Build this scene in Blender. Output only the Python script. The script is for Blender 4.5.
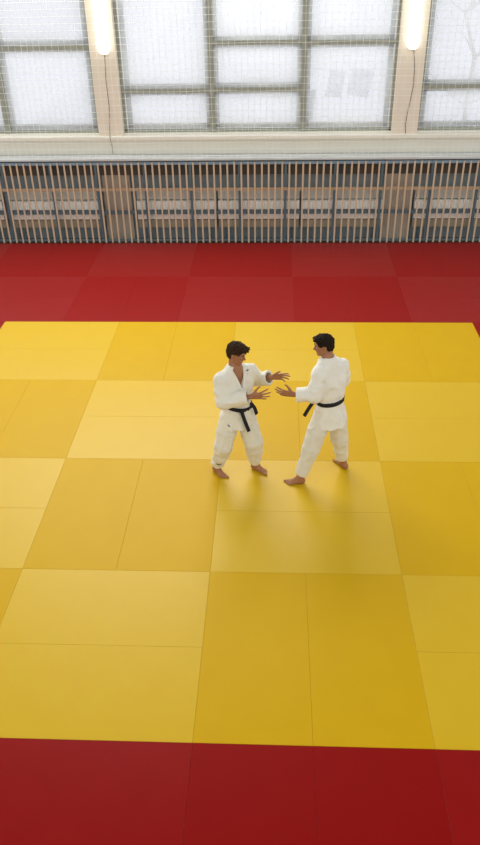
import bpy, math, random
import numpy as np
from mathutils import Vector, Matrix
for o in list(bpy.data.objects): bpy.data.objects.remove(o)
scene = bpy.context.scene
COL = scene.collection
random.seed(7)
# ------------------------------------------------------------------ camera
F_PX = 760.95
pitch, yaw, roll = 0.57950, -0.050978, -0.0197066
fw = Vector((math.sin(yaw)*math.cos(pitch), math.cos(yaw)*math.cos(pitch), -math.sin(pitch)))
rt = Vector((math.cos(yaw), -math.sin(yaw), 0)); up = rt.cross(fw)
r2 = rt*math.cos(roll)+up*math.sin(roll); u2 = -rt*math.sin(roll)+up*math.cos(roll)
cam = bpy.data.cameras.new('camera'); co = bpy.data.objects.new('camera', cam); COL.objects.link(co)
CAM = Vector((0.6421, -3.8148, 5.6888))
m = Matrix((r2, u2, -fw)).transposed().to_4x4(); m.translation = CAM
co.matrix_world = m
cam.sensor_fit = 'VERTICAL'; cam.sensor_height = 36.0; cam.lens = 36.0*F_PX/845.0
cam.clip_end = 200
scene.camera = co
# ------------------------------------------------------------------ light
W = bpy.data.worlds.new('overcast'); scene.world = W; W.use_nodes = True
nt = W.node_tree; nt.nodes.clear()
wo = nt.nodes.new('ShaderNodeOutputWorld'); bg = nt.nodes.new('ShaderNodeBackground')
tc = nt.nodes.new('ShaderNodeTexCoord'); sp = nt.nodes.new('ShaderNodeSeparateXYZ')
dt = nt.nodes.new('ShaderNodeVectorMath'); dt.operation = 'DOT_PRODUCT'
dt.inputs[1].default_value = (0, math.cos(math.radians(72)), math.sin(math.radians(72)))
nrmz = nt.nodes.new('ShaderNodeVectorMath'); nrmz.operation = 'NORMALIZE'
rp = nt.nodes.new('ShaderNodeValToRGB'); mr = nt.nodes.new('ShaderNodeMapRange'); r1 = nt.nodes.new('ShaderNodeValToRGB'); mx = nt.nodes.new('ShaderNodeMix'); mx.data_type = 'RGBA'; mx.blend_type = 'MULTIPLY'; mx.inputs[0].default_value = 1
nt.links.new(tc.outputs['Generated'], nrmz.inputs[0]); nt.links.new(nrmz.outputs[0], sp.inputs[0]); nt.links.new(nrmz.outputs[0], dt.inputs[0]); nt.links.new(sp.outputs['Y'], mr.inputs['Value'])
mr.inputs['From Min'].default_value = -1; mr.inputs['From Max'].default_value = 1
rp.color_ramp.elements[0].position = 0.30; rp.color_ramp.elements[0].color = (0.86, 0.85, 0.80, 1)      # hall side
rp.color_ramp.elements[1].position = 0.75; rp.color_ramp.elements[1].color = (0.98, 0.985, 1.03, 1)       # window side
r1.color_ramp.elements[0].position = 0.76; r1.color_ramp.elements[0].color = (1, 1, 1, 1)
r1.color_ramp.elements[1].position = 0.90; r1.color_ramp.elements[1].color = (.06, .06, .055, 1)        # dim ceiling overhead
nt.links.new(mr.outputs[0], rp.inputs[0]); nt.links.new(dt.outputs['Value'], r1.inputs[0])
nt.links.new(rp.outputs[0], mx.inputs[6]); nt.links.new(r1.outputs[0], mx.inputs[7]); nt.links.new(mx.outputs[2], bg.inputs[0]); nt.links.new(bg.outputs[0], wo.inputs[0])
bg.inputs[1].default_value = 1.15
sun = bpy.data.lights.new('window_daylight', 'AREA'); so = bpy.data.objects.new('window_daylight', sun); COL.objects.link(so)
sun.shape = 'RECTANGLE'; sun.size = 9; sun.size_y = 3.5; sun.energy = 1250; sun.color = (1.0, 0.98, 0.93)
so.location = (-2.6, 12.3, 7.6)      # tall windows above and left of the picture
so.rotation_euler = Vector((0.12, -1.0, -0.32)).to_track_quat('-Z', 'Y').to_euler()
vs = scene.view_settings
scene.display_settings.display_device = 'sRGB'
vs.view_transform = 'Standard'; vs.look = 'None'; vs.gamma = 1; vs.use_curve_mapping = False; vs.exposure = 0.0

# ------------------------------------------------------------------ materials
def mat(name, col, rough=0.6, spec=0.5, var=None, vscale=8, bump=0, bscale=200, metal=0, coords='Object', emis=None, estr=0, stretch=None, sheen=0):
    M = bpy.data.materials.new(name); M.use_nodes = True; n = M.node_tree.nodes; l = M.node_tree.links
    b = n['Principled BSDF']; b.inputs['Base Color'].default_value = (*col, 1)
    b.inputs['Roughness'].default_value = rough; b.inputs['Specular IOR Level'].default_value = spec; b.inputs['Metallic'].default_value = metal
    if sheen: b.inputs['Sheen Weight'].default_value = sheen; b.inputs['Sheen Roughness'].default_value = .27
    t = n.new('ShaderNodeTexCoord'); mp = n.new('ShaderNodeMapping'); l.new(t.outputs[coords], mp.inputs[0])
    if stretch: mp.inputs['Scale'].default_value = stretch
    if var:
        ns = n.new('ShaderNodeTexNoise'); ns.inputs['Scale'].default_value = vscale; ns.inputs['Detail'].default_value = 4
        l.new(mp.outputs[0], ns.inputs['Vector'])
        r = n.new('ShaderNodeValToRGB'); r.color_ramp.elements[0].position = .3; r.color_ramp.elements[1].position = .7
        r.color_ramp.elements[0].color = (*var, 1); r.color_ramp.elements[1].color = (*col, 1)
        l.new(ns.outputs[0], r.inputs[0]); l.new(r.outputs[0], b.inputs['Base Color'])
    if bump:
        nb = n.new('ShaderNodeTexNoise'); nb.inputs['Scale'].default_value = bscale; nb.inputs['Detail'].default_value = 3
        l.new(mp.outputs[0], nb.inputs['Vector'])
        bp = n.new('ShaderNodeBump'); bp.inputs['Strength'].default_value = bump; bp.inputs['Distance'].default_value = .01
        l.new(nb.outputs[0], bp.inputs['Height']); l.new(bp.outputs[0], b.inputs['Normal'])
    if emis: b.inputs['Emission Color'].default_value = (*emis, 1); b.inputs['Emission Strength'].default_value = estr
    return M
M_yel_light = mat('yellow_vinyl_crosswise', (.61, .395, .012), .36, .19, (.60, .38, .009), 3, .15, 260, coords='Generated', stretch=(2, 1, .1), sheen=.17)  # nap-direction sheen partly painted in: base colour lighter than the lengthwise mats
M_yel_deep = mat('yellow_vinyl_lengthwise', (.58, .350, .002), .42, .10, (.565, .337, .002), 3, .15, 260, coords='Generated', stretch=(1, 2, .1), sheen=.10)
M_red_light = mat('red_vinyl_crosswise', (.26, .0045, .0035), .34, .12, (.245, .004, .003), 3, .15, 260, coords='Generated', stretch=(2, 1, .1), sheen=.27)  # red pair likewise: crosswise sheen partly put into a lighter base colour
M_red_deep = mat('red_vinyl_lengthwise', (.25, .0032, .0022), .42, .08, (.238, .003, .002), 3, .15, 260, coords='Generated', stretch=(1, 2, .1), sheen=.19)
M_floor = mat('underfloor_boards', (.12, .07, .04), .7, var=(.09, .05, .03))
M_cream = mat('cream_painted_plaster', (.86, .84, .76), .6, .3, (.83, .81, .73), 2.5, .12, 60)
M_ledge = mat('grey_white_ledge_paint', (.54, .58, .59), .6, .3, (.48, .52, .53), 4)
M_blue = mat('blue_grey_dado_paint', (.25, .31, .34), .6, .3, (.21, .27, .30), 3, .1, 40)
M_pier = mat('tan_pier_paint', (.82, .76, .65), .6, .3, (.78, .72, .61), 3, .15, 50)
M_niche = mat('brown_niche_paint', (.50, .44, .36), .7, .3, (.42, .37, .30), 3)
M_frame = mat('grey_green_window_paint', (.33, .35, .29), .55, .4, (.28, .30, .25), 6)
M_jamb = mat('pale_green_jamb_paint', (.70, .74, .72), .6, .4, (.64, .69, .67), 6)
M_wood = mat('varnished_slat_wood', (.62, .50, .36), .5, .4, (.53, .43, .30), 5, .1, 40, stretch=(6, 6, .6))
M_rail = mat('varnished_rail_wood', (.48, .35, .23), .5, .4, (.40, .29, .18), 5, .1, 40, stretch=(.6, 6, 6))
M_board = mat('dull_tan_board', (.42, .38, .28), .7, .2, (.34, .31, .23), 6)
M_bluesteel = mat('blue_painted_steel', (.10, .17, .21), .45, .5, (.08, .14, .18), 6)
M_bluebright = mat('bright_blue_painted_rail', (.22, .34, .46), .45, .5, (.18, .29, .40), 6)
M_rad = mat('cream_radiator_enamel', (.94, .95, .92), .35, .5, (.90, .91, .87), 5)
M_radshade = mat('grey_radiator_grille', (.58, .58, .53), .5, .4, (.50, .50, .45), 12)
M_net = mat('white_net_cord', (.95, .95, .93), .7, .2)
M_sheet = mat('translucent_white', (.93, .93, .93), .8, .1)
def see_through(M, w):
    n = M.node_tree.nodes; l = M.node_tree.links; o = [x for x in n if x.type == 'OUTPUT_MATERIAL'][0]; t = n.new('ShaderNodeBsdfTranslucent'); t.inputs[0].default_value = (.97, .97, .98, 1)
    x = n.new('ShaderNodeMixShader'); x.inputs[0].default_value = w; l.new(n['Principled BSDF'].outputs[0], x.inputs[1]); l.new(t.outputs[0], x.inputs[2]); l.new(x.outputs[0], o.inputs[0])
see_through(M_sheet, .97); see_through(M_net, .4)
M_cable = mat('dark_cable_rubber', (.16, .12, .09), .5, .3)
M_housing = mat('lamp_housing_white', (.85, .84, .78), .4, .5)
M_tube = mat('lit_opal_diffuser', (.95, .95, .9), .4, .3, emis=(1.0, .98, .86), estr=2.2)
M_gi = mat('white_cotton_gi', (.78, .76, .67), .85, .12, (.74, .715, .62), 9, .35, 140, sheen=.15)
M_tr = mat('white_cotton_trouser', (.74, .72, .62), .85, .12, (.70, .675, .58), 9, .35, 140, sheen=.15)
M_gib = mat('white_cotton_gi_fine', (.81, .80, .73), .85, .12, (.77, .755, .68), 9, .35, 140, sheen=.15)
M_belt = mat('black_cotton_belt', (.012, .011, .014), .75, .2, (.02, .018, .02), 30, .3, 200)
M_skin = mat('warm_skin', (.38, .175, .085), .5, .35, (.31, .135, .065), 14)
M_hair = mat('dark_brown_hair', (.045, .022, .009), .75, .12, (.018, .010, .005), 60, .4, 120)
M_hairb = mat('near_black_hair', (.022, .013, .007), .75, .12, (.009, .006, .004), 60, .4, 120)
M_eye = mat('eye_white', (.75, .70, .64), .3); M_iris = mat('dark_iris', (.03, .02, .015), .3)
M_mark = mat('dark_thread', (.05, .06, .07), .7)
M_snow = mat('snowy_ground', (.86, .88, .90), .8, .1, (.78, .81, .84), .6)
M_bark = mat('bare_bark', (.93, .92, .90), .8, .1)

def pane_material():
    M = bpy.data.materials.new('frosty_window_glass'); M.use_nodes = True; n = M.node_tree.nodes; l = M.node_tree.links; n.clear()
    out = n.new('ShaderNodeOutputMaterial'); tr = n.new('ShaderNodeBsdfTransparent'); tl = n.new('ShaderNodeBsdfTranslucent')
    gl = n.new('ShaderNodeBsdfGlossy'); gl.inputs['Roughness'].default_value = .08
    tr.inputs[0].default_value = (.90, .91, .93, 1); tl.inputs[0].default_value = (.97, .98, .98, 1)
    tcn = n.new('ShaderNodeTexCoord'); ns = n.new('ShaderNodeTexNoise'); ns.inputs['Scale'].default_value = 1.6; ns.inputs['Detail'].default_value = 5
    l.new(tcn.outputs['Object'], ns.inputs['Vector'])
    mr = n.new('ShaderNodeMapRange'); mr.inputs['To Min'].default_value = .18; mr.inputs['To Max'].default_value = .62
    mr.inputs['From Min'].default_value = .3; mr.inputs['From Max'].default_value = .7; l.new(ns.outputs[0], mr.inputs[0])
    mx = n.new('ShaderNodeMixShader'); l.new(mr.outputs[0], mx.inputs[0]); l.new(tr.outputs[0], mx.inputs[1]); l.new(tl.outputs[0], mx.inputs[2])
    m2 = n.new('ShaderNodeMixShader'); m2.inputs[0].default_value = .05; l.new(mx.outputs[0], m2.inputs[1]); l.new(gl.outputs[0], m2.inputs[2])
    l.new(m2.outputs[0], out.inputs[0]); return M
M_pane = pane_material()

# ------------------------------------------------------------------ mesh helpers
class MB:
    def __init__(s): s.v = []; s.f = []
    def box(s, x0, x1, y0, y1, z0, z1, b=0.0):
        i = len(s.v)
        if b <= 0:
            s.v += [(x, y, z) for z in (z0, z1) for y in (y0, y1) for x in (x0, x1)]
            s.f += [tuple(i+k for k in q) for q in ((0,2,3,1),(4,5,7,6),(0,1,5,4),(2,6,7,3),(0,4,6,2),(1,3,7,5))]
        else:  # chamfered top and upright edges
            def ring(d, z): return [(x0+d, y0+b), (x0+b, y0+d), (x1-b, y0+d), (x1-d, y0+b), (x1-d, y1-b), (x1-b, y1-d), (x0+b, y1-d), (x0+d, y1-b)]
            rs = [[(x, y, z0) for x, y in ring(0, 0)], [(x, y, z1-b) for x, y in ring(0, 0)], [(x, y, z1) for x, y in [(x0+b*1.3, y0+b*1.5), (x0+b*1.5, y0+b*1.3), (x1-b*1.5, y0+b*1.3), (x1-b*1.3, y0+b*1.5), (x1-b*1.3, y1-b*1.5), (x1-b*1.5, y1-b*1.3), (x0+b*1.5, y1-b*1.3), (x0+b*1.3, y1-b*1.5)]]]
            for r in rs: s.v += r
            for a in range(2):
                for k in range(8): s.f.append((i+a*8+k, i+a*8+(k+1) % 8, i+a*8+8+(k+1) % 8, i+a*8+8+k))
            s.f.append(tuple(i+16+k for k in range(8))); s.f.append(tuple(i+7-k for k in range(8)))
    def tube(s, pts, r, n=6, cap=True):
        pts = [Vector(p) for p in pts]; i0 = len(s.v)
        rr = r if isinstance(r, (list, tuple)) else [r]*len(pts)
        for k, p in enumerate(pts):
            t = (pts[min(k+1, len(pts)-1)]-pts[max(k-1, 0)]).normalized()
            a = t.cross(Vector((0, 1, 0))) if abs(t.y) < .9 else t.cross(Vector((1, 0, 0))); a.normalize(); b = t.cross(a)
            for j in range(n):
                an = 2*math.pi*j/n; s.v.append(tuple(p+(a*math.cos(an)+b*math.sin(an))*rr[k]))
        for k in range(len(pts)-1):
            for j in range(n): s.f.append((i0+k*n+j, i0+k*n+(j+1) % n, i0+(k+1)*n+(j+1) % n, i0+(k+1)*n+j))
        if cap and n > 2:
            s.f.append(tuple(i0+n-1-j for j in range(n))); s.f.append(tuple(i0+(len(pts)-1)*n+j for j in range(n)))
    def ribbon(s, pts, wdir, nrm, w, t, closed=False):
        i0 = len(s.v); n = len(pts)
        for p, a, b in zip(pts, wdir, nrm):
            p = Vector(p); a = Vector(a).normalized(); b = Vector(b).normalized()
            for sx, sy in ((-.5, 0), (.5, 0), (.5, 1), (-.5, 1)): s.v.append(tuple(p+a*w*sx+b*t*sy))
        for k in range(n if closed else n-1):
            q = (k+1) % n
            for j in range(4): s.f.append((i0+k*4+j, i0+k*4+(j+1) % 4, i0+q*4+(j+1) % 4, i0+q*4+j))
        if not closed:
            s.f.append((i0, i0+3, i0+2, i0+1)); s.f.append(tuple(i0+(n-1)*4+j for j in range(4)))
    def build(s, name, m, parent=None, smooth=False, loc=(0, 0, 0)):
        L = Vector(loc)
        me = bpy.data.meshes.new(name); me.from_pydata([tuple(Vector(v)-L) for v in s.v], [], s.f); me.materials.append(m); me.update()
        if smooth: me.polygons.foreach_set('use_smooth', [True]*len(me.polygons))
        o = bpy.data.objects.new(name, me); COL.objects.link(o); o.location = L
        if parent is not None:
            o.parent = parent
            o.location = L
        return o
def kid(mb, name, m, parent, smooth=False, label=None):
    """part: vertices given in world space, stored relative to its top-level parent's origin"""
    off = Vector(parent.location); p = parent
    while p.parent: p = p.parent; off += Vector(p.location)
    mb.v = [tuple(Vector(v)-off) for v in mb.v]
    o = mb.build(name, m, parent, smooth)
    if label: o['label'] = label
    return o
def thing(name, label, cat, loc=(0, 0, 0), group=None):
    o = bpy.data.objects.new(name, None); COL.objects.link(o); o.location = loc; o['label'] = label; o['category'] = cat
    if group: o['group'] = group
    return o
def tag(o, label, cat, group=None):
    o['label'] = label; o['category'] = cat
    if group: o['group'] = group
    return o
def struct(o, label=None):
    o['kind'] = 'structure'
    if label: o['label'] = label
    return o

# ------------------------------------------------------------------ setting
XL, XR = -8.0, 8.0
f = MB(); f.box(XL, XR, -6, 12.62, -.14, -.04); struct(f.build('floor', M_floor))
g = MB(); g.box(3.6, 7.6, 15.8, 19.2, -.6, -.5)
go = struct(g.build('ground', M_snow)); go['label'] = 'patch of snowy ground outside under the bare tree'
# end wall: blue dado low, cream band, piers, window openings above z 2.16
WB = 2.16; WT = 5.4; YF = 12.30; YB = 12.62
w = MB(); w.box(XL, XR, YF, YB, -.04, WB)
wall = struct(w.build('wall_back', M_cream), 'cream window wall above the slatted guard')
b = MB(); b.box(XL, XR, YF-.012, YF+.001, -.04, 1.70); kid(b, 'dado', M_blue, wall, label='blue-grey painted dado behind the guard')
w = MB(); w.box(XL, XR, YF, YB, WT-.25, WT); kid(w, 'lintel', M_cream, wall)
PIERS = [(-8.0, -7.6), (-2.93, -2.43), (2.98, 3.48), (7.6, 8.0)]
for k_, (x0, x1) in enumerate(PIERS):
    w = MB(); w.box(x0, x1, 12.20, YB, WB-.03, WT)
    po = w.build(f'trim_{k_+2}', M_pier); struct(po, 'tan pier between the windows')
    if x0 in (-2.93, 2.98):
        w = MB(); w.box(x0-.04, x1+.04, 12.20, YF-.012, -.04, 1.70); kid(w, 'pier_base', M_niche, po, label='brown pier foot between radiators')
s = MB(); s.box(XL, XR, 12.16, YF, WB-.10, WB-.03, .01); struct(s.build('trim_6', M_cream), 'cream window sill')
# ledge over the radiators
s = MB(); s.box(XL, XR, 11.88, YF, 1.715, 1.75, .008)
lo = struct(s.build('trim_1', M_ledge), 'grey-white ledge on top of the guard')

def window(name, x0, x1, muls, bars, jl, jr):
    """frame of uprights and bars in front, paler casements a hand deeper, and panes"""
    z0, z1 = WB, WT-.25
    yf, yb = 12.37, 12.43
    fr = MB(); fr.box(x0, x1, yf, yb, z0, z0+.055); fr.box(x0, x1, yf, yb, z1-.07, z1)
    fr.box(x0, x0+.055, yf, yb, z0, z1); fr.box(x1-.055, x1, yf, yb, z0, z1)
    for mx in muls: fr.box(mx-.052, mx+.052, yf-.03, yb+.02, z0, z1)
    ed = [x0+.03]+muls+[x1-.03]
    for i, zz in enumerate(bars):
        for z in zz: fr.box(ed[i], ed[i+1], yf-.01, yb, z-.037, z+.037)
    fo = fr.build(name, M_frame); struct(fo)
    inr = MB()
    for i in range(len(ed)-1):
        a, c = ed[i]+.0, ed[i+1]
        zs = [z0+.03]+sorted(bars[i])+[z1-.03]
        for k in range(len(zs)-1):
            p, q = zs[k]+.02, zs[k+1]-.02
            inr.box(a+.03, a+.13, 12.52, 12.56, p, q); inr.box(c-.13, c-.03, 12.52, 12.56, p, q)
            inr.box(a+.03, c-.03, 12.52, 12.56, p, p+.09); inr.box(a+.03, c-.03, 12.52, 12.56, q-.08, q)
    kid(inr, 'outer_casement', M_jamb, fo)
    jb = MB(); jb.box(x0-.002, x0+.02, 12.43, 12.60, z0, z1); jb.box(x1-.02, x1+.002, 12.43, 12.60, z0, z1)
    kid(jb, 'reveal', M_jamb, fo)
    for i in range(len(ed)-1):
        zs = [z0+.03]+sorted(bars[i])+[z1-.03]
        for k in range(len(zs)-1):
            pn = MB(); pn.box(ed[i]+.03, ed[i+1]-.03, 12.398, 12.404, zs[k]+.01, zs[k+1]-.01)
            kid(pn, 'pane', M_pane, fo)
    return fo
window('window_1', -7.6, -2.93, [-4.83], [[3.74], [3.74]], 1, 0)
window('window_2', -2.43, 2.98, [-.615, 1.20], [[2.94], [2.95, 3.79], [3.775]], 1, 1)
window('window_3', 3.48, 7.6, [5.3], [[2.965], [2.965]], 1, 1)

def bare_tree(x, y, h, lab, sd):
    rnd = random.Random(sd); t = thing('bare_tree', lab, 'tree', (x, y, -.5), None)
    mb = MB(); P = [Vector((x+rnd.uniform(-.12, .12)*k, y+rnd.uniform(-.1, .1)*k, -.52+h*k/6)) for k in range(7)]
    mb.tube(P, [.09-.011*k for k in range(7)], 8); kid(mb, 'trunk', M_bark, t, True)
    for k in range(14):
        p = P[2+k % 5]; an = rnd.uniform(0, 6.28); L = rnd.uniform(.8, 1.9); mb = MB(); q = [p]
        for j in range(1, 5): q.append(p+Vector((math.cos(an)*L*j/4, math.sin(an)*L*j/4, L*.16*j+rnd.uniform(-.08, .08))))
        mb.tube(q, [.022, .018, .014, .01, .006], 6); kid(mb, 'branch', M_bark, t, True)
bare_tree(5.6, 17.5, 6.5, 'pale bare tree outside the right-hand window', 1)
# ------------------------------------------------------------------ mats
ordw = {1: 'first', 2: 'second', 3: 'third', 4: 'fourth', 5: 'fifth', 6: 'sixth', 7: 'seventh'}
def mat_thing(x0, x1, y0, y1, m, label, group):
    g_ = .0006; mb = MB(); mb.box(x0+g_, x1-g_, y0+g_, y1-g_, -.04, random.uniform(-.0008, .0), .0014)
    tag(mb.build('judo_mat', m, loc=((x0+x1)/2, (y0+y1)/2, 0)), label, 'mat', group)
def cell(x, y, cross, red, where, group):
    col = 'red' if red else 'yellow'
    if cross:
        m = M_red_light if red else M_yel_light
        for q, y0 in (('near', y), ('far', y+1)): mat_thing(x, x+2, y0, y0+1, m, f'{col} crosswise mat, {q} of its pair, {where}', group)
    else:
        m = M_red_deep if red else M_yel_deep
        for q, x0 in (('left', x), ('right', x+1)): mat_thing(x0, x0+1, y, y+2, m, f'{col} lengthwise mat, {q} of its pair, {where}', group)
coln = ['leftmost column', 'second column from left', 'third column from left', 'rightmost column']
rown = ['row nearest the camera', 'second row from front', 'third row from front', 'farthest yellow row']
for r in range(4):
    for c in range(4):
        cell(-4+2*c, 2*r, (c+r) % 2 == 1, False, f'{coln[c]}, {rown[r]}', 'yellow judo mats in the contest square')
rc = ['left of the square', 'just left of centre', 'at the centre', 'just right of centre', 'right of the square']
for j, y in enumerate((8, 10)):
    for c in range(-1, 6):
        x = -5+2*c
        wh = (rc[c] if 0 <= c < 5 else ('far left end' if c < 0 else 'far right end'))+', '+('back border row' if j == 0 else 'row against the guard')
        if j == 0: cell(x, y, c % 2 == 0, True, wh, 'red judo mats behind the yellow square')
        else:
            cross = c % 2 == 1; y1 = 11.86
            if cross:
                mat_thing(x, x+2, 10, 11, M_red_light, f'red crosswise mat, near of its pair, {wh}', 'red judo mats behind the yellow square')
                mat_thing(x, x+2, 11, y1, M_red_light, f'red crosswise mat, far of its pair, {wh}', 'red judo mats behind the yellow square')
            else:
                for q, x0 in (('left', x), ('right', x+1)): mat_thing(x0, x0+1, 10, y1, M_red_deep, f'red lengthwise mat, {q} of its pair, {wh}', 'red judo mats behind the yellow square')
fc = ['front left corner', 'left of centre', 'right of centre', 'front right corner']
for c in range(4):
    cell(-4+2*c, -2, (c) % 2 == 1, True, f'{fc[c]} of the front border', 'red judo mats in front of the yellow square')
for s_, x in (('left', -6), ('right', 4)):
    for k, y in enumerate((0, 2, 4, 6)):
        cell(x, y, k % 2 == 0, True, f'{s_} side border, {rown[k].replace("farthest yellow row", "farthest row")}', f'red judo mats beside the yellow square, {s_}')

# ------------------------------------------------------------------ radiator guard
P0 = -.61; PW = 1.95; pitch_s = PW/14
gl = {-3: 'far left end', -2: 'second section from the left', -1: 'section left of the middle', 0: 'middle section', 1: 'section right of the middle', 2: 'rightmost section', 3: 'far right end'}
XG = [P0+PW*k-PW/2 for k in range(-3, 4)]
glab = {-2: 'leftmost wooden slatted radiator guard section in view', -1: 'slatted guard section below the left wall lamp',
        0: 'wooden slatted guard section left of the picture middle', 1: 'wooden slatted guard section right of the picture middle',
        2: 'wooden slatted guard section left of the right wall lamp', 3: 'rightmost wooden slatted guard section, under the right window'}
for k in range(-3, 4):
    x0 = P0+PW*(k-.5)-.47; x1 = x0+PW
    lab = {-3: 'wooden slatted guard section past the left edge', -2: 'leftmost wooden slatted guard section in the picture, under the left window',
           -1: 'wooden slatted guard section below the left wall lamp', 0: 'wooden slatted guard section directly behind the left fighter',
           1: 'wooden slatted guard section directly behind the right fighter', 2: 'wooden slatted guard section below the right wall lamp',
           3: 'rightmost wooden slatted guard section, under the right window'}[k]
    t = thing('radiator_guard', lab, 'radiator guard', ((x0+x1)/2, 11.93, 0), 'slatted guard sections along the wall')
    for j in range(14):
        xs = x0+pitch_s*(j+.5)+random.uniform(-.004, .004); mb = MB()
        hh = random.uniform(-.008, .008)
        mb.box(xs-.018, xs+.018, 11.885, 11.905, 0.0, 1.675+hh, .004); kid(mb, 'slat', M_wood, t)
    for z, nm, mm, h_ in ((1.655, 'top_rail', M_bluebright, .028), (1.13, 'wooden_rail', M_rail, .03), (.05, 'bottom_rail', M_bluesteel, .025)):
        mb = MB(); mb.box(x0+.002, x1-.002, 11.906, 11.932, z-h_, z+h_, .004); kid(mb, nm, mm, t)
    mb = MB(); mb.box(x0+.002, x1-.002, 11.94, 11.96, .60, .68); kid(mb, 'steel_bar', M_bluesteel, t)
    for xp in (x0+.03, x0+PW/2):
        mb = MB(); mb.box(xp-.025, xp+.025, 11.933, 11.985, 0, 1.70); kid(mb, 'post', M_bluesteel, t)

# ------------------------------------------------------------------ radiators
def radiator(x0, x1, lab):
    t = thing('radiator', lab, 'radiator', ((x0+x1)/2, 12.15, 0), 'cream wall radiators behind the guard')
    mb = MB(); n = int((x1-x0)/.06); 
    for i in range(n):
        a = x0+i*(x1-x0)/n; mb.box(a+.001, a+(x1-x0)/n-.001, 12.06, 12.19, .66, .84, .006)
    kid(mb, 'fin_bank', M_rad, t)
    mb = MB(); mb.box(x0, x1, 12.13, 12.17, .86, 1.06, .006); kid(mb, 'grille', M_radshade, t)
    mb = MB(); mb.box(x0, x1, 12.05, 12.13, .46, .56, .006); kid(mb, 'lower_panel', M_rad, t)
    mb = MB(); mb.box(x0, x1, 12.11, 12.15, .26, .43, .01); kid(mb, 'lower_board', M_board, t, label='tan board under the radiator')
    for xb in (x0+.15, x1-.15):
        mb = MB(); mb.box(xb-.02, xb+.02, 12.195, 12.285, .42, 1.0); mb.box(xb-.02, xb+.02, 12.16, 12.196, -.038, 1.0)
        kid(mb, 'bracket', M_bluesteel, t)
xs = [(-7.2, -5.15, 'cream radiator behind the guard past the left edge'), (-5.05, -3.02, 'leftmost cream radiator behind the slats, under the left window'),
      (-2.26, -.58, 'cream radiator behind the slats, just right of the left lamp'), (-.54, 1.17, 'cream radiator behind the slats in the middle of the wall'),
      (1.21, 2.90, 'cream radiator behind the slats, just left of the right lamp'), (3.56, 5.3, 'rightmost cream radiator behind the slats, under the right window')]
for a, c, l_ in xs: radiator(a, c, l_)
mb = MB()
mb.box(XL, XR, 12.16, 12.288, 1.36, 1.55)
struct(mb.build('trim_7', mat('dark_duct_paint', (.075, .085, .085), .6, .3, (.12, .09, .06), 2)), 'dark duct along the wall under the ledge')

# ------------------------------------------------------------------ lamps on the piers
def wall_lamp(xc, zb, lab, cab):
    t = thing('wall_lamp', lab, 'lamp', (xc, 12.2, zb), 'vertical tube lamps on the piers')
    mb = MB(); mb.box(xc-.075, xc+.075, 12.165, 12.2, zb-.02, zb+1.5, .01); kid(mb, 'base_plate', M_housing, t)
    mb = MB(); n = 16; i0 = 0; rings = [(zb-.01, .03), (zb+.01, .08), (zb+.05, .11), (zb+.1, .12), (zb+1.38, .12), (zb+1.43, .11), (zb+1.47, .07), (zb+1.49, .03)]
    mb.tube([(xc, 12.105, z) for z, r in rings], [r for z, r in rings], 20)
    mb.v = [(x, 12.105+(y-12.105)*.6, z) for x, y, z in mb.v]
    kid(mb, 'diffuser', M_tube, t, True)
    mb = MB(); mb.tube(cab, .0055, 6); kid(mb, 'cable', M_cable, t, True)
wall_lamp(-2.63, 3.66, 'lit vertical tube lamp on the left tan pier', [(-2.64, 12.188, 3.66), (-2.67, 12.188, 3.2), (-2.66, 12.188, 2.7), (-2.69, 12.188, 2.35), (-2.70, 12.188, 2.14), (-2.70, 12.15, 2.13), (-2.69, 12.15, 2.05), (-2.70, 12.285, 1.9), (-2.70, 12.285, 1.76)])
wall_lamp(3.215, 3.68, 'lit vertical tube lamp on the right tan pier', [(3.25, 12.188, 3.68), (3.30, 12.188, 3.35), (3.315, 12.188, 3.05), (3.28, 12.188, 2.75), (3.245, 12.188, 2.48), (3.23, 12.188, 2.3), (3.255, 12.188, 2.14)])

# ------------------------------------------------------------------ white translucent sheets on the right-hand pane
def sheet(pts, lab):
    mb = MB(); y = 12.408
    mb.v = [(x, y, z) for x, z in pts]+[(x, y+.002, z) for x, z in pts]
    mb.f = [(0, 1, 2, 3), (7, 6, 5, 4)]+[(i, i+4, (i+1) % 4+4, (i+1) % 4) for i in range(4)]
    x = sum(p[0] for p in pts)/4; z = sum(p[1] for p in pts)/4
    o = mb.build('white_sheet', M_sheet, loc=(x, y, z)); tag(o, lab, 'paper', 'white sheets on the window')
sheet([(1.72, 3.29), (1.62, 2.81), (1.94, 2.78), (2.03, 3.25)], 'tilted white sheet on the window, middle one of three')
sheet([(2.14, 3.32), (2.05, 2.84), (2.47, 2.77), (2.57, 3.26)], 'larger white sheet on the window, nearest the right pier')
sheet([(1.272, 2.94), (1.268, 2.37), (1.40, 2.37), (1.45, 2.93)], 'narrow white strip beside the right mullion, lowest of the sheets')

# ------------------------------------------------------------------ protective net
mb = MB(); S = .12; rn = .003
def ny(x, z): return 12.02+.015*math.sin(x*1.7+z)+.01*math.sin(z*2.3+x*.6)
zz = [1.79+S*i for i in range(30)]
for i in range(-58, 59):
    x = i*S
    path = [(x+.004*math.sin(z*3+i), ny(x, z), z) for z in zz[::2]+[zz[-1]]]
    path = [(x+.01*math.sin(i), 11.93+.02*math.sin(i*.7), 1.757), (x, 11.99, 1.76)]+path
    mb.tube(path, rn, 3, False)
for z in zz:
    mb.tube([(-6.96+.24*j, ny(-6.96+.24*j, z), z+.006*math.sin(j*.9+z*3)) for j in range(59)], rn, 3, False)
for k in range(7):
    y0 = 11.92+.035*k
    mb.tube([(-6.96+.24*j, y0+.018*math.sin(j*.35+k*1.3)+.012*math.sin(j*.9+k), 1.756+.004*(k % 2)) for j in range(59)], rn*1.2, 3, False)
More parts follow.
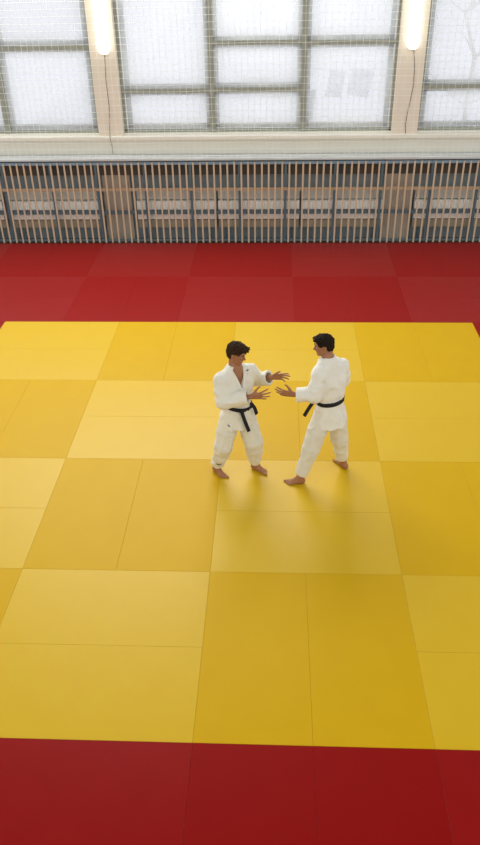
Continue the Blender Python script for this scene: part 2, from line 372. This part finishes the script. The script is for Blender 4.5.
mb.tube([(-6.96+.12*j, 11.90+.012*math.sin(j*.13), 1.757) for j in range(117)], .006, 6)
tag(mb.build('protective_net', M_net, loc=(0, 12.0, 0)), 'white square-mesh protective net hanging in front of the windows', 'net')

#PEOPLE#
# ------------------------------------------------------------------ signed-distance modelling for the two fighters
NT = np.random.RandomState(3).rand(32, 32, 32).astype(np.float32)
def vnoise(P):
    Q = np.floor(P).astype(int); f_ = P-Q; f_ = f_*f_*(3-2*f_); out = 0
    for dx in (0, 1):
        for dy in (0, 1):
            for dz in (0, 1):
                w_ = (f_[:, 0] if dx else 1-f_[:, 0])*(f_[:, 1] if dy else 1-f_[:, 1])*(f_[:, 2] if dz else 1-f_[:, 2])
                out = out+w_*NT[(Q[:, 0]+dx) % 32, (Q[:, 1]+dy) % 32, (Q[:, 2]+dz) % 32]
    return out*2-1
V3 = lambda *a: np.array(a, dtype=np.float64)
def nrm(a): a = np.array(a, float); return a/np.linalg.norm(a)
class Grid:
    def __init__(s, lo, hi, h):
        s.lo = np.array(lo, float); s.h = h; s.n = np.ceil((np.array(hi)-s.lo)/h).astype(int)+1
        s.F = np.full(s.n, 1.0, dtype=np.float32)
        s.ax = [s.lo[i]+h*np.arange(s.n[i]) for i in range(3)]
    def sub(s, lo, hi, m):
        a = np.clip(np.floor((np.array(lo)-m-s.lo)/s.h).astype(int), 0, s.n-1); b_ = np.clip(np.ceil((np.array(hi)+m-s.lo)/s.h).astype(int)+1, 1, s.n)
        sl = tuple(slice(a[i], b_[i]) for i in range(3))
        return sl, s.ax[0][sl[0]][:, None, None], s.ax[1][sl[1]][None, :, None], s.ax[2][sl[2]][None, None, :]
    def put(s, sl, d, k, mode='u'):
        A = s.F[sl]; d = d.astype(np.float32)
        if mode == 'u':
            if k <= 0: s.F[sl] = np.minimum(A, d); return
            h = np.clip(.5+.5*(A-d)/k, 0, 1); s.F[sl] = A*(1-h)+d*h-k*h*(1-h)
        else:   # subtract
            if k <= 0: s.F[sl] = np.maximum(A, -d); return
            h = np.clip(.5-.5*(A+d)/k, 0, 1); s.F[sl] = A*(1-h)+(-d)*h+k*h*(1-h)
    def cap(s, a, b_, ra, rb=None, k=.01, mode='u'):
        rb = ra if rb is None else rb; a = np.array(a, float); b_ = np.array(b_, float); R_ = max(ra, rb)
        sl, X, Y, Z = s.sub(np.minimum(a, b_)-R_, np.maximum(a, b_)+R_, k+2*s.h)
        v = b_-a; L = max(v@v, 1e-9)
        t = np.clip(((X-a[0])*v[0]+(Y-a[1])*v[1]+(Z-a[2])*v[2])/L, 0, 1)
        d = np.sqrt((X-a[0]-t*v[0])**2+(Y-a[1]-t*v[1])**2+(Z-a[2]-t*v[2])**2)-(ra+(rb-ra)*t)
        s.put(sl, d, k, mode)
    def chain(s, pts, rs, k=.01):
        for i in range(len(pts)-1): s.cap(pts[i], pts[i+1], rs[i], rs[i+1], k)
    def ell(s, c, fr, rad, k=.01, mode='u'):
        c = np.array(c, float); R_ = max(rad)
        sl, X, Y, Z = s.sub(c-R_, c+R_, k+2*s.h); q = 0; g_ = 0
        for a, r in zip(fr, rad):
            u_ = ((X-c[0])*a[0]+(Y-c[1])*a[1]+(Z-c[2])*a[2]); q = q+(u_/r)**2; g_ = g_+(u_/r**2)**2
        kk = np.sqrt(q); d = (kk-1)*kk/np.sqrt(g_+1e-9); s.put(sl, np.clip(d, -.2, 1), k, mode)
    def loft(s, S_, k=.01, zmin=None, zmax=None, rnd=.02):
        """S_: rows z,cx,cy,w,d,az ; az turns the facing away from -Y towards +X"""
        S_ = np.array(sorted(S_)); zs = S_[:, 0]; z0 = zs[0] if zmin is None else zmin; z1 = zs[-1] if zmax is None else zmax
        R_ = max(S_[:, 3].max(), S_[:, 4].max())
        sl, X, Y, Z = s.sub((S_[:, 1].min()-R_, S_[:, 2].min()-R_, z0), (S_[:, 1].max()+R_, S_[:, 2].max()+R_, z1), k+2*s.h)
        I = lambda j: np.interp(Z, zs, S_[:, j])
        cx, cy, w_, d_, az = I(1), I(2), I(3), I(4), I(5)
        l_ = (X-cx)*np.cos(az)+(Y-cy)*np.sin(az); f_ = (X-cx)*np.sin(az)-(Y-cy)*np.cos(az)
        kk = np.sqrt((l_/w_)**2+(f_/d_)**2); d = (kk-1)*kk/np.sqrt((l_/w_**2)**2+(f_/d_**2)**2+1e-9)
        dz = np.maximum(z0-Z, Z-z1)+0*d
        h = np.clip(.5+.5*(d-dz)/rnd, 0, 1); d = dz*(1-h)+d*h+rnd*h*(1-h)
        s.put(sl, d, k)
    def cut(s, p, n_, R_, k=.0):
        """remove everything within R_ of p that lies on the +n side"""
        p = np.array(p, float); n_ = nrm(n_)
        sl, X, Y, Z = s.sub(p-R_, p+R_, 0)
        side = (X-p[0])*n_[0]+(Y-p[1])*n_[1]+(Z-p[2])*n_[2]
        rr = np.sqrt((X-p[0])**2+(Y-p[1])**2+(Z-p[2])**2)-R_
        d = np.maximum(-side, rr); s.put(sl, d, k, 's')
    def wrinkle(s, amp, sc, seed=0, ridge=False, band=.03):
        idx = np.argwhere(np.abs(s.F) < band)
        P = s.lo+idx*s.h; Q = P*np.array(sc)+seed*7.3
        w_ = vnoise(Q+.6*vnoise(Q*.7+3.1)[:, None])
        w_ = (1-2*np.abs(w_)) if ridge else w_
        s.F[idx[:, 0], idx[:, 1], idx[:, 2]] -= (amp*w_).astype(np.float32)
    def mesh(s, name, m, parent, iters=1):
        F_ = s.F; sg = F_ < 0
        occ = np.zeros(np.array(F_.shape)-1, bool); allin = np.ones_like(occ)
        sh = [(dx, dy, dz) for dx in (0, 1) for dy in (0, 1) for dz in (0, 1)]
        n_ = occ.shape
        for dx, dy, dz in sh:
            q = sg[dx:dx+n_[0], dy:dy+n_[1], dz:dz+n_[2]]; occ |= q; allin &= q
        cells = np.argwhere(occ & ~allin); ids = -np.ones(n_, dtype=np.int64); ids[tuple(cells.T)] = np.arange(len(cells))
        val = {c: F_[cells[:, 0]+c[0], cells[:, 1]+c[1], cells[:, 2]+c[2]] for c in sh}
        acc = np.zeros((len(cells), 3)); cnt = np.zeros(len(cells))
        for c in sh:
            for a in range(3):
                if c[a] == 0:
                    e = list(c); e[a] = 1; e = tuple(e); v0, v1 = val[c], val[e]; mk = (v0 < 0) != (v1 < 0)
                    t = np.where(mk, v0/(v0-v1+1e-12), 0); p = np.tile(np.array(c, float), (len(cells), 1)); p[:, a] = t
                    acc[mk] += p[mk]; cnt[mk] += 1
        verts = s.lo+(cells+acc/cnt[:, None])*s.h
        quads = []
        for a in range(3):
            b_, c = (a+1) % 3, (a+2) % 3
            s0 = [slice(0, None)]*3; s1 = [slice(0, None)]*3; s0[a] = slice(0, -1); s1[a] = slice(1, None)
            A0 = sg[tuple(s0)]; A1 = sg[tuple(s1)]; E_ = np.argwhere(A0 != A1)
            ok = (E_[:, b_] > 0) & (E_[:, c] > 0) & (E_[:, b_] < n_[b_]) & (E_[:, c] < n_[c]); E_ = E_[ok]
            fl = A0[tuple(E_.T)]
            def g(db, dc):
                e = E_.copy(); e[:, b_] -= db; e[:, c] -= dc; return ids[tuple(e.T)]
            q = np.stack([g(1, 1), g(0, 1), g(0, 0), g(1, 0)], 1); q[~fl] = q[~fl][:, ::-1]; quads.append(q)
        quads = np.concatenate(quads)
        for _ in range(iters):   # light relaxation
            ac = np.zeros_like(verts); cn = np.zeros(len(verts))
            for i in range(4):
                j = (i+1) % 4
                for p, q in ((i, j), (j, i)):
                    np.add.at(ac, quads[:, p], verts[quads[:, q]]); np.add.at(cn, quads[:, p], 1)
            verts = verts*.5+.5*ac/cn[:, None]
        off = np.array(parent.location) if parent else 0
        pp = parent.parent if parent else None
        while pp: off = off+np.array(pp.location); pp = pp.parent
        me = bpy.data.meshes.new(name); nv, nq = len(verts), len(quads)
        me.vertices.add(nv); me.vertices.foreach_set('co', (verts-off).astype(np.float32).ravel())
        me.loops.add(nq*4); me.loops.foreach_set('vertex_index', quads.astype(np.int32).ravel())
        me.polygons.add(nq); me.polygons.foreach_set('loop_start', np.arange(0, nq*4, 4, dtype=np.int32))
        me.update(calc_edges=True); me.validate()
        me.polygons.foreach_set('use_smooth', [True]*len(me.polygons)); me.materials.append(m)
        o = bpy.data.objects.new(name, me); COL.objects.link(o); o.parent = parent
        return o

def loft_at(S_, z):
    S_ = np.array(sorted(S_)); return [np.interp(z, S_[:, 0], S_[:, j]) for j in range(1, 6)]
def on_loft(S_, z, l_, off=.0, front=1):
    """world point on the loft's front (or back) at sideways offset l_"""
    cx, cy, w_, d_, az = loft_at(S_, z); t = max(0, 1-(l_/w_)**2); f_ = front*(d_*math.sqrt(t)+off)
    return V3(cx+l_*math.cos(az)+f_*math.sin(az), cy+l_*math.sin(az)-f_*math.cos(az), z)
def ring_at(S_, z, th, off):
    cx, cy, w_, d_, az = loft_at(S_, z); l_ = (w_+off)*math.sin(th); f_ = (d_+off)*math.cos(th)
    n_ = V3(math.sin(th)/w_, math.cos(th)/d_, 0); n_ /= np.linalg.norm(n_)
    return V3(cx+l_*math.cos(az)+f_*math.sin(az), cy+l_*math.sin(az)-f_*math.cos(az), z), V3(n_[0]*math.cos(az)+n_[1]*math.sin(az), n_[0]*math.sin(az)-n_[1]*math.cos(az), 0)

def hand(G, wrist, d, th, right, curl, spread, s_=1.0, thumb=.9):
    """palm, four fingers of unequal length bent at two joints, thumb from the side of the palm"""
    d = nrm(d); th = np.array(th, float); th = nrm(th-d*(th@d)); n_ = np.cross(th, d) if right else np.cross(d, th)   # palm normal
    w_ = np.array(wrist, float); k = .006
    for j, (sx, L) in enumerate(((.030, .092), (.010, .095), (-.010, .090), (-.028, .082))):
        kn = w_+d*L*s_+th*sx*s_+n_*(.003*abs(j-1.3))
        G.cap(w_+th*sx*.55*s_, kn, .0145*s_, .0115*s_, .010)
        segs = ((.044, .026, .021), (.049, .030, .022), (.045, .028, .021), (.034, .021, .019))[j]
        a = curl[j]; sp_ = spread*(1.2-j*.8)/1.2; p = kn; dd = nrm(d+th*math.tan(sp_)); rr = (.0095, .0098, .0092, .0082)[j]*s_
        ang = 0
        for q, L2 in enumerate(segs):
            ang += a*(.7, 1.0, .7)[q]; e = nrm(dd*math.cos(ang)+n_*math.sin(ang)); p2 = p+e*L2*s_
            G.cap(p, p2, rr*(1-.08*q), rr*(1-.08*(q+1)), .003 if q else .006); p = p2
    b0 = w_+d*.018*s_+th*.020*s_; b1 = b0+nrm(d*.75+th*thumb+n_*.45)*.045*s_
    b2 = b1+nrm(d*.85+th*thumb*.9+n_*.25)*.034*s_; b3 = b2+nrm(d*1.0+th*thumb*.6+n_*.25)*.028*s_
    G.cap(b0, b1, .016*s_, .013*s_, .012); G.cap(b1, b2, .0115*s_, .0105*s_, .005); G.cap(b2, b3, .0105*s_, .0085*s_, .003)

def foot(G, heel, toe, ankle, right):
    h = V3(heel[0], heel[1], 0); d = nrm(V3(toe[0]-heel[0], toe[1]-heel[1], 0)); L = math.hypot(toe[0]-heel[0], toe[1]-heel[1])
    inn = V3(-d[1], d[0], 0) if right else V3(d[1], -d[0], 0)     # towards the big toe
    z = lambda v, q: V3(v[0], v[1], q)
    G.cap(z(h+d*.03, .036), z(h+d*.07, .045), .035, .034, .02)
    G.cap(ankle, z(h+d*.05, .05), .038, .036, .03)
    G.cap(ankle+V3(0, 0, -.01), z(h+d*L*.5, .040), .034, .028, .03)
    G.cap(z(h+d*.06, .03), z(h+d*(L*.74)+inn*.022, .020), .030, .021, .02)
    G.cap(z(h+d*.06, .026), z(h+d*(L*.68)-inn*.028, .017), .026, .018, .02)
    G.cap(z(h+d*L*.45, .04), z(h+d*(L*.72), .022), .028, .020, .02)
    for j in range(5):
        off = .030-.0165*j; st = h+d*(L*(.74-.018*j))+inn*off*1.0; en = h+d*(L*(.955-.045*j-(0 if j else -.0)))+inn*(off*1.1)
        r = .0135 if j == 0 else .0105-.0006*j; G.cap(z(st, r+.004), z(en, r), r*1.05, r, .005)

def fighter(R, name_label):
    ox, oy = R['pelvis'][0], R['pelvis'][1]
    T = thing('person', name_label, 'person', (ox, oy, 0), 'two judo fighters facing each other')
    S_, E_, Wr = R['S'], R['E'], R['W']
    fh = nrm(R['look']); uh = V3(*R.get('hup', (0, 0, 1))); lh = nrm(np.cross(uh, fh)); uh = np.cross(fh, lh); fr = (lh, fh, uh); Hc = R['head']
    hs = R.get('hs', 1.07); hp = lambda l_, f_, u_: Hc+(lh*l_+fh*f_+uh*u_)*hs; sc = lambda *t: tuple(x*hs for x in t)
    lo_ = R['lo']; hi_ = R['hi']
    # ---- body
    G = Grid(lo_, hi_, .005)
    J = R['jacket']
    B_ = [(z, cx, cy, w_-.030, d_-.028, az) for z, cx, cy, w_, d_, az in J if z > R['pelvis'][2]-.12]
    B_ = [(z, cx, cy, min(w_, .165), min(d_, .115), az) for z, cx, cy, w_, d_, az in B_]
    G.loft(B_, .02, rnd=.05)
    nb = R['neck']
    G.cap(hp(0, -.030, -.07), nb, .054, .062, .03); G.cap(nb, nb+V3(0, 0, -.08), .062, .09, .05)
    for i in (0, 1):
        G.cap(S_[i], nb+V3(0, 0, -.04), .056, .07, .04)
        G.chain([S_[i], E_[i], Wr[i]], [.052, .040, .027], .02)
        H_, K_, A_ = R['H'][i], R['K'][i], R['A'][i]
        G.chain([H_, K_], [.085, .058], .04); G.chain([K_, K_+(A_-K_)*.35, A_], [.056, .058, .036], .02)
        foot(G, R['heel'][i], R['toe'][i], A_, i == 0)
        hd = R['hand'][i]
        G.cap(Wr[i], Wr[i]+nrm(hd['d'])*.02, .026, .024, .01)
        hand(G, Wr[i]+nrm(hd['d'])*.012, hd['d'], hd['th'], i == 0, hd['curl'], hd['spread'], 1.1)
    # head
    G.ell(hp(0, -.012, .030), fr, sc(.074, .094, .086), .02)
    G.ell(hp(0, .030, -.030), fr, sc(.060, .062, .082), .025)
    for s_ in (-1, 1):
        G.cap(hp(s_*.050, -.002, -.055), hp(s_*.018, .062, -.094), .018, .018, .02)
        G.cap(hp(s_*.046, .048, -.018), hp(s_*.036, .060, -.026), .018, .014, .015)      # cheekbone
    G.ell(hp(0, .066, -.098), fr, sc(.024, .022, .020), .015)
    for s_ in (-1, 1):
        G.ell(hp(s_*.031, .098, .004), fr, sc(.020, .018, .014), .010, 's')
        G.cap(hp(s_*.044, .074, .021), hp(s_*.012, .087, .020), .009, .009, .008)
        G.ell(hp(s_*.031, .077, .003), fr, sc(.0125, .0115, .011), .002)
        G.cap(hp(s_*.011, .092, -.034), hp(s_*.009, .098, -.034), .008, .008, .006)
        G.ell(hp(s_*.077, -.006, -.008), (nrm(lh+fh*s_*(-.5)), nrm(fh-lh*s_*(-.5)), uh), (.008, .019, .030), .006)
        G.ell(hp(s_*.084, .002, -.004), fr, sc(.006, .008, .014), .004, 's')
    G.cap(hp(0, .086, .012), hp(0, .110, -.026), .0085, .0125, .008)
    G.cap(hp(-.020, .080, -.058), hp(0, .090, -.056), .006, .008, .006); G.cap(hp(.020, .080, -.058), hp(0, .090, -.056), .006, .008, .006)
    G.cap(hp(-.017, .080, -.070), hp(.017, .080, -.070), .0085, .0085, .006)
    G.cap(hp(-.022, .094, -.0635), hp(.022, .094, -.0635), .003, .003, .003, 's')
    G.F[:] = np.maximum(G.F, (.0015-G.ax[2])[None, None, :].astype(np.float32))
    G.mesh('body', M_skin, T)
    # ---- eyes
    for s_ in (-1, 1):
        mb = MB(); c = hp(s_*.031, .0795, .003); n8 = 10
        for a in range(1, 6):
            for b_ in range(n8):
                al = math.pi*a/6; be = 2*math.pi*b_/n8; mb.v.append(tuple(c+lh*.0115*math.sin(al)*math.cos(be)+uh*.0075*math.sin(al)*math.sin(be)+fh*.0115*math.cos(al)))
        mb.f = [(a*n8+b_, a*n8+(b_+1) % n8, (a+1)*n8+(b_+1) % n8, (a+1)*n8+b_) for a in range(4) for b_ in range(n8)]+[tuple(range(n8))[::-1], tuple(40+i for i in range(n8))]
        e = kid(mb, 'eye', M_eye, T, True)
        mb = MB(); c2 = c+fh*.0095; mb.v = [tuple(c2+lh*.0055*math.cos(2*math.pi*i/10)+uh*.0055*math.sin(2*math.pi*i/10)) for i in range(10)]+[tuple(c2+fh*.003)]
        mb.f = [(i, (i+1) % 10, 10) for i in range(10)]; kid(mb, 'iris', M_iris, e, True)
        G2 = MB(); G2.tube([tuple(hp(s_*x, y, z)) for x, y, z in ((.014, .096, .020), (.028, .094, .026), (.046, .078, .022))], [.004, .005, .003], 6)
        kid(G2, 'eyebrow', R['hairm'], T, True)
    # ---- hair
    G = Grid(Hc-.17, Hc+.17, .004)
    G.ell(hp(0, -.018, .036), fr, sc(.084, .104, .094), .01)
    G.ell(hp(0, -.050, -.020), fr, sc(.072, .068, .075), .02)
    G.ell(hp(0, .030, .092), fr, sc(.062, .066, .036), .03)
    for i in range(14):
        a = -1.2+2.4*(i/13)
        p0 = hp(.055*math.sin(a), .035+.035*math.cos(a), .085); p1 = p0+fh*(.055*R.get('fringe', 1))+lh*.012*math.sin(i*2.3)+uh*(.004+.014*math.sin(i*1.7)); G.cap(p0, p1, .018, .006, .008)
    for i in range(26):
        a = i*2.4; r = .06*math.sqrt(i/26); p0 = hp(r*math.cos(a), -.01+r*1.1*math.sin(a), .110-.3*r); p1 = p0+uh*.018+fh*.020+lh*.008*math.sin(i*3.1); G.cap(p0, p1, .013, .005, .008)
    G.wrinkle(.009, (60, 60, 34), 1+R['seed'])
    G.ell(hp(0, .098, -.040), fr, sc(.078, .060, .100), .006, 's')
    for s_ in (-1, 1):
        G.ell(hp(s_*.088, .014, -.026), fr, sc(.040, .040, .046), .006, 's')
    G.cut(hp(0, 0, -.072), -uh+fh*.25, .16)
    G.mesh('hair', R['hairm'], T)
    # ---- trousers
    G = Grid(lo_, (hi_[0], hi_[1], R['pelvis'][2]+.15), .006)
    P = R['pelvis']; az = R['az']
    G.loft([(P[2]-.14, P[0], P[1], .150, .115, az), (P[2], P[0], P[1], .160, .12, az), (P[2]+.12, P[0], P[1], .145, .105, az)], .03, rnd=.05)
    for i in (0, 1):
        H_, K_, A_ = R['H'][i], R['K'][i], R['A'][i]; ln = nrm(A_-K_); end = A_-ln*R['cuff'][i]
        r_ = R['tr']
        G.chain([H_, H_+(K_-H_)*.5, K_, K_+(end-K_)*.5, end+ln*.03], [x+.005 for x in r_], .010)
    G.wrinkle(.006, (12, 12, 4), 2+R['seed']); G.wrinkle(.009, (12, 12, 8), 3+R['seed'], True); G.wrinkle(.002, (30, 30, 16), 4+R['seed'], True)
    for i in (0, 1):
        K_, A_ = R['K'][i], R['A'][i]; ln = nrm(A_-K_); end = A_-ln*R['cuff'][i]
        G.cut(end, ln, .16); G.cap(end-ln*.02, end+ln*.05, r_[4]-.012, k=.004, mode='s')
    tr = G.mesh('trousers', M_tr, T)
    # ---- jacket
    G = Grid((lo_[0], lo_[1], R['hem']-.06), (hi_[0], hi_[1], nb[2]+.12), .006)
    G.loft(J, .02, zmin=R['hem'], rnd=.015)
    for i in (0, 1):
        d = nrm(Wr[i]-E_[i]); end = Wr[i]-d*R['slv'][i]
        G.cap(S_[i], nb+V3(0, 0, -.06), .082, .085, .05)
        ch = J[R['chest_i']]; c0 = V3(ch[1], ch[2], ch[0])
        G.cap(S_[i]+V3(0, 0, -.03), c0*.45+S_[i]*.55+V3(0, 0, -.07), .085, .11, .06)
        G.chain([S_[i], S_[i]*.5+E_[i]*.5, E_[i], E_[i]*.45+end*.55, end+d*.04], [.088, .092, .084, .078, .078], .010)
    G.wrinkle(.006, (9, 9, 5), 5+R['seed']); G.wrinkle(.009, (10, 10, 8), 6+R['seed'], True); G.wrinkle(.003, (26, 26, 15), 8+R['seed'], True)
    for i in (0, 1):
        d = nrm(Wr[i]-E_[i]); end = Wr[i]-d*R['slv'][i]
        G.cut(end, d, .15); G.cap(end-d*.035, end+d*.05, .062, k=.004, mode='s')
    # neck opening, V down the front
    vz = R['vz']
    G.cap(nb+V3(0, 0, -.01), nb+V3(0, 0, .12), .066, .085, .01, 's')
    for t in np.linspace(0, 1, 9):
        z = nb[2]-.01-(nb[2]-.01-vz)*t; p = on_loft(J, z, R.get('vx', 0)*t, .0); rr = .068*(1-t)+.006; G.cap(p, p+nrm(p-V3(loft_at(J, z)[0], loft_at(J, z)[1], z))*.05, rr, rr, .004, 's')
    # overlap of the skirt flaps, and side slits
    for z in np.linspace(R['hem']-.02, R['hem']+.16, 8):
        q = (R['hem']+.16-z)/.18; p = on_loft(J, z, -.02+.05*q, .0); G.cap(p, p+V3(0, 0, .001), .004+.020*q, k=.004, mode='s')
    G.mesh('jacket', R['gim'], T)
    # ---- collar band
    pts = []; wd = []; nn = []
    def addp(p, cn, tan=None): pts.append(p)
    path = []
    zt = nb[2]-.005
    for t in np.linspace(0, 1, 9): z = R['belt']+.05+(vz-R['belt']-.05)*t; path.append((z, .035*(1-t)+R.get('vx', 0)*t))
    for t in np.linspace(.12, 1, 8): z = vz+(zt-.03-vz)*t; path.append((z, R.get('vx', 0)*(1-t)+.072*t))
    left = [on_loft(J, z, l_, .012) for z, l_ in path]
    path2 = [(vz-.02+(zt-.03-vz+.02)*t, R.get('vx', 0)*(1-t)-.072*t) for t in np.linspace(0, 1, 9)]
    right = [on_loft(J, z, l_, .010) for z, l_ in path2]
    back = []
    az_n = loft_at(J, zt)[4]; L_ = V3(math.cos(az_n), math.sin(az_n), 0); Fv = V3(math.sin(az_n), -math.cos(az_n), 0)
    for th in np.linspace(75, 285, 12):
        a = math.radians(th); back.append(nb+L_*.074*math.sin(a)+Fv*(.068*math.cos(a))+V3(0, 0, .018 if 100 < th < 260 else .004))
    full = left+back+right[::-1]
    G = Grid(np.min(full, 0)-.05, np.max(full, 0)+.05, .005)
    for i in range(len(full)-1):
        a, b_ = full[i], full[i+1]; c = V3(nb[0], nb[1], (a[2]+b_[2])/2); o_ = nrm(V3(nb[0], nb[1], 0)-V3(a[0], a[1], 0)) if False else 0
        G.cap(a, b_, .016, .016, .006)
        out = nrm(np.cross(b_-a, (a+b_)/2-V3(loft_at(J, min(a[2], zt))[0], loft_at(J, min(a[2], zt))[1], a[2])))
        G.cap(a+out*.014, b_+out*.014, .012, .012, .008)
    G.mesh('collar', R['gim'], T)
    # ---- belt
    zb = R['belt']; ps, ws, ns = [], [], []; n_ = 64
    tl = R['belt_tilt']
    for i in range(n_):
        th = 2*math.pi*i/n_; p, q = ring_at(J, zb, th, .008); p[2] += tl[0]*math.cos(th)+tl[1]*math.sin(th); ps.append(p); ws.append((0, 0, 1)); ns.append(q)
    mb = MB(); mb.ribbon(ps, ws, ns, .047, .012, True); be = kid(mb, 'belt', M_belt, T, True)
    kp, kn_ = ring_at(J, zb, R['knot'], .016); kp[2] += tl[0]*math.cos(R['knot'])+tl[1]*math.sin(R['knot'])
    G = Grid(kp-.07, kp+.07, .004); sd = nrm(np.cross(kn_, (0, 0, 1)))
    G.ell(kp+kn_*.01, (sd, kn_, V3(0, 0, 1)), (.034, .020, .026), .005); G.cap(kp-sd*.03+V3(0, 0, -.012), kp+sd*.03+V3(0, 0, .012), .014, .014, .008)
    G.mesh('knot', M_belt, be)
    for tp in R['tails']:
        P_ = [np.array(p, float) for p in tp['pts']]; ps = []
        for i in range(len(P_)-1):
            for t in np.linspace(0, 1, 6, endpoint=(i == len(P_)-2)): ps.append(P_[i]*(1-t)+P_[i+1]*t)
        mb = MB(); ws = []; ns = []
        for i, p in enumerate(ps):
            tg = nrm(ps[min(i+1, len(ps)-1)]-ps[max(i-1, 0)]); nn_ = np.array(tp['n'], float); nn_ = nrm(nn_-tg*(nn_@tg)); ws.append(np.cross(tg, nn_)); ns.append(nn_)
        mb.ribbon(ps, ws, ns, .042, .008); kid(mb, 'belt_end', M_belt, be)
    # ---- small stitched marks
    for nm, src, p, sh in R.get('marks', []):
        o = [c for c in T.children if c.name.split('.')[0] == src][0]; off = V3(ox, oy, 0)
        ok, loc, nor, _ = o.closest_point_on_mesh(Vector(V3(*p)-off)); nor = nrm(nor); c = V3(*loc)+off
        sx = nrm(np.cross((0, 0, 1), nor)); sz = np.cross(nor, sx)
        pts = [c+sx*x+sz*z+nor*.003 for x, z in sh]
        mb = MB(); mb.tube([tuple(q) for q in pts], [.004]+[.008]*(len(pts)-2)+[.003] if len(pts) > 2 else .008, 6); kid(mb, nm, M_mark, o, True, 'small dark stitched mark')
    return T, tr

a = math.radians(35)
LA = V3(math.cos(a), math.sin(a), 0)
cA = V3(.225, 3.72, 0)
A = dict(seed=0, hs=1.04, az=a, pelvis=V3(.225, 3.72, .90), neck=V3(.215, 3.715, 1.505), head=V3(.237, 3.70, 1.69), look=(.86, -.46, -.26), hairm=M_hair, gim=M_gi,
    S=[V3(.065, 3.625, 1.385), V3(.365, 3.825, 1.395)], E=[V3(.085, 3.51, 1.165), V3(.455, 3.965, 1.20)], W=[V3(.395, 3.50, 1.245), V3(.622, 3.865, 1.285)],
    hand=[dict(d=(.95, -.05, .12), th=(-.25, .1, 1), curl=(.05, .10, .16, .30), spread=.42), dict(d=(.95, .0, .12), th=(-.05, -.15, 1), curl=(.22, .25, .32, .55), spread=.20)],
    H=[V3(.15, 3.67, .87), V3(.30, 3.77, .87)], K=[V3(.065, 3.60, .50), V3(.415, 3.68, .51)], A=[V3(-.04, 3.745, .095), V3(.435, 3.80, .095)],
    heel=[(-.085, 3.80), (.385, 3.845)], toe=[(.085, 3.59), (.60, 3.70)], cuff=[.045, .06], tr=(.105, .112, .102, .088, .070), hem=.76, belt=1.04, vz=1.25, vx=.0,
    chest_i=4, slv=[.035, .03], belt_tilt=(-.045, -.045), knot=math.radians(-8),
    jacket=[(.72, .225, 3.715, .240, .190, a), (.86, .225, 3.715, .212, .162, a), (1.03, .225, 3.715, .170, .120, a), (1.12, .225, 3.71, .195, .140, a), (1.26, .22, 3.70, .196, .135, a), (1.38, .215, 3.71, .175, .115, a), (1.475, .215, 3.715, .11, .085, a), (1.53, .215, 3.715, .085, .075, a)],
    lo=(-.22, 3.36, -.01), hi=(.90, 4.14, 1.92), tails=[],
    marks=[('stitched_mark', 'jacket', (.36, 3.70, 1.47), ((-.012, 0), (.012, .004))), ('stitched_mark', 'jacket', (.15, 3.56, .82), ((-.018, .012), (-.006, 0), (.014, -.010))),
           ('stitched_mark', 'trousers', (.0, 3.60, .22), ((-.030, .020), (-.016, -.004), (.006, -.004), (.034, .010)))])
kp, kn = ring_at(A['jacket'], 1.0, A['knot'], .024)
A['tails'] = [dict(pts=[kp+V3(0, 0, -.015), kp+V3(.03, -.045, -.09), kp+V3(.08, -.04, -.25)], n=(.4, -.9, .2)),
              dict(pts=[V3(.385, 3.70, 1.04), V3(.43, 3.69, .98), V3(.455, 3.70, .885)], n=(.6, -.8, .1))]
TA, trA = fighter(A, 'person in white judo suit on the left, facing right with both hands raised')

b = math.pi+math.radians(40)     # back to the camera, turned to the left
bz = b
cB = V3(1.30, 3.70, 0)
B = dict(seed=11, hs=1.01, az=bz, pelvis=V3(1.305, 3.71, .96), neck=V3(1.262, 3.75, 1.60), head=V3(1.205, 3.79, 1.748), look=(-.96, -.12, -.16), hairm=M_hairb, gim=M_gib, fringe=.6,
    S=[V3(1.42, 3.855, 1.445), V3(1.17, 3.635, 1.46)], E=[V3(1.45, 3.93, 1.22), V3(1.115, 3.56, 1.235)], W=[V3(1.32, 4.07, 1.15), V3(.885, 3.60, 1.215)],
    hand=[dict(d=(-.7, .6, .1), th=(.1, .0, 1), curl=(.3, .3, .35, .4), spread=.1), dict(d=(-.96, .05, .10), th=(0, -.1, 1), curl=(.10, .22, .30, .45), spread=.30)],
    H=[V3(1.375, 3.77, .92), V3(1.23, 3.65, .92)], K=[V3(1.445, 3.80, .50), V3(1.10, 3.575, .50)], A=[V3(1.515, 3.87, .10), V3(.985, 3.545, .095)],
    heel=[(1.565, 3.815), (1.04, 3.54)], toe=[(1.44, 4.03), (.785, 3.53)], cuff=[.05, .035], tr=(.105, .108, .096, .080, .060), hem=.775, belt=1.095, vz=1.36,
    chest_i=4, slv=[.03, .03], belt_tilt=(.0, .0), knot=math.radians(4),
    jacket=[(.74, 1.30, 3.705, .240, .195, bz), (.92, 1.305, 3.705, .205, .160, bz), (1.095, 1.305, 3.71, .165, .118, bz), (1.18, 1.30, 3.715, .190, .135, bz), (1.36, 1.295, 3.73, .20, .135, bz), (1.47, 1.285, 3.74, .168, .112, bz), (1.56, 1.27, 3.75, .11, .088, bz), (1.61, 1.265, 3.75, .085, .075, bz)],
    lo=(.62, 3.38, -.01), hi=(1.78, 4.30, 1.98), tails=[])
kp, kn = ring_at(B['jacket'], 1.095, B['knot'], .02)
B['tails'] = [dict(pts=[V3(1.125, 3.70, 1.08), V3(1.06, 3.66, .99), V3(1.01, 3.64, .90)], n=(-.5, -.8, .3)), dict(pts=[kp, kp+V3(-.03, .03, -.1), kp+V3(-.03, .05, -.22)], n=(-.6, .7, .1))]
TB, trB = fighter(B, 'person in white judo suit on the right, back turned, left hand reaching out')
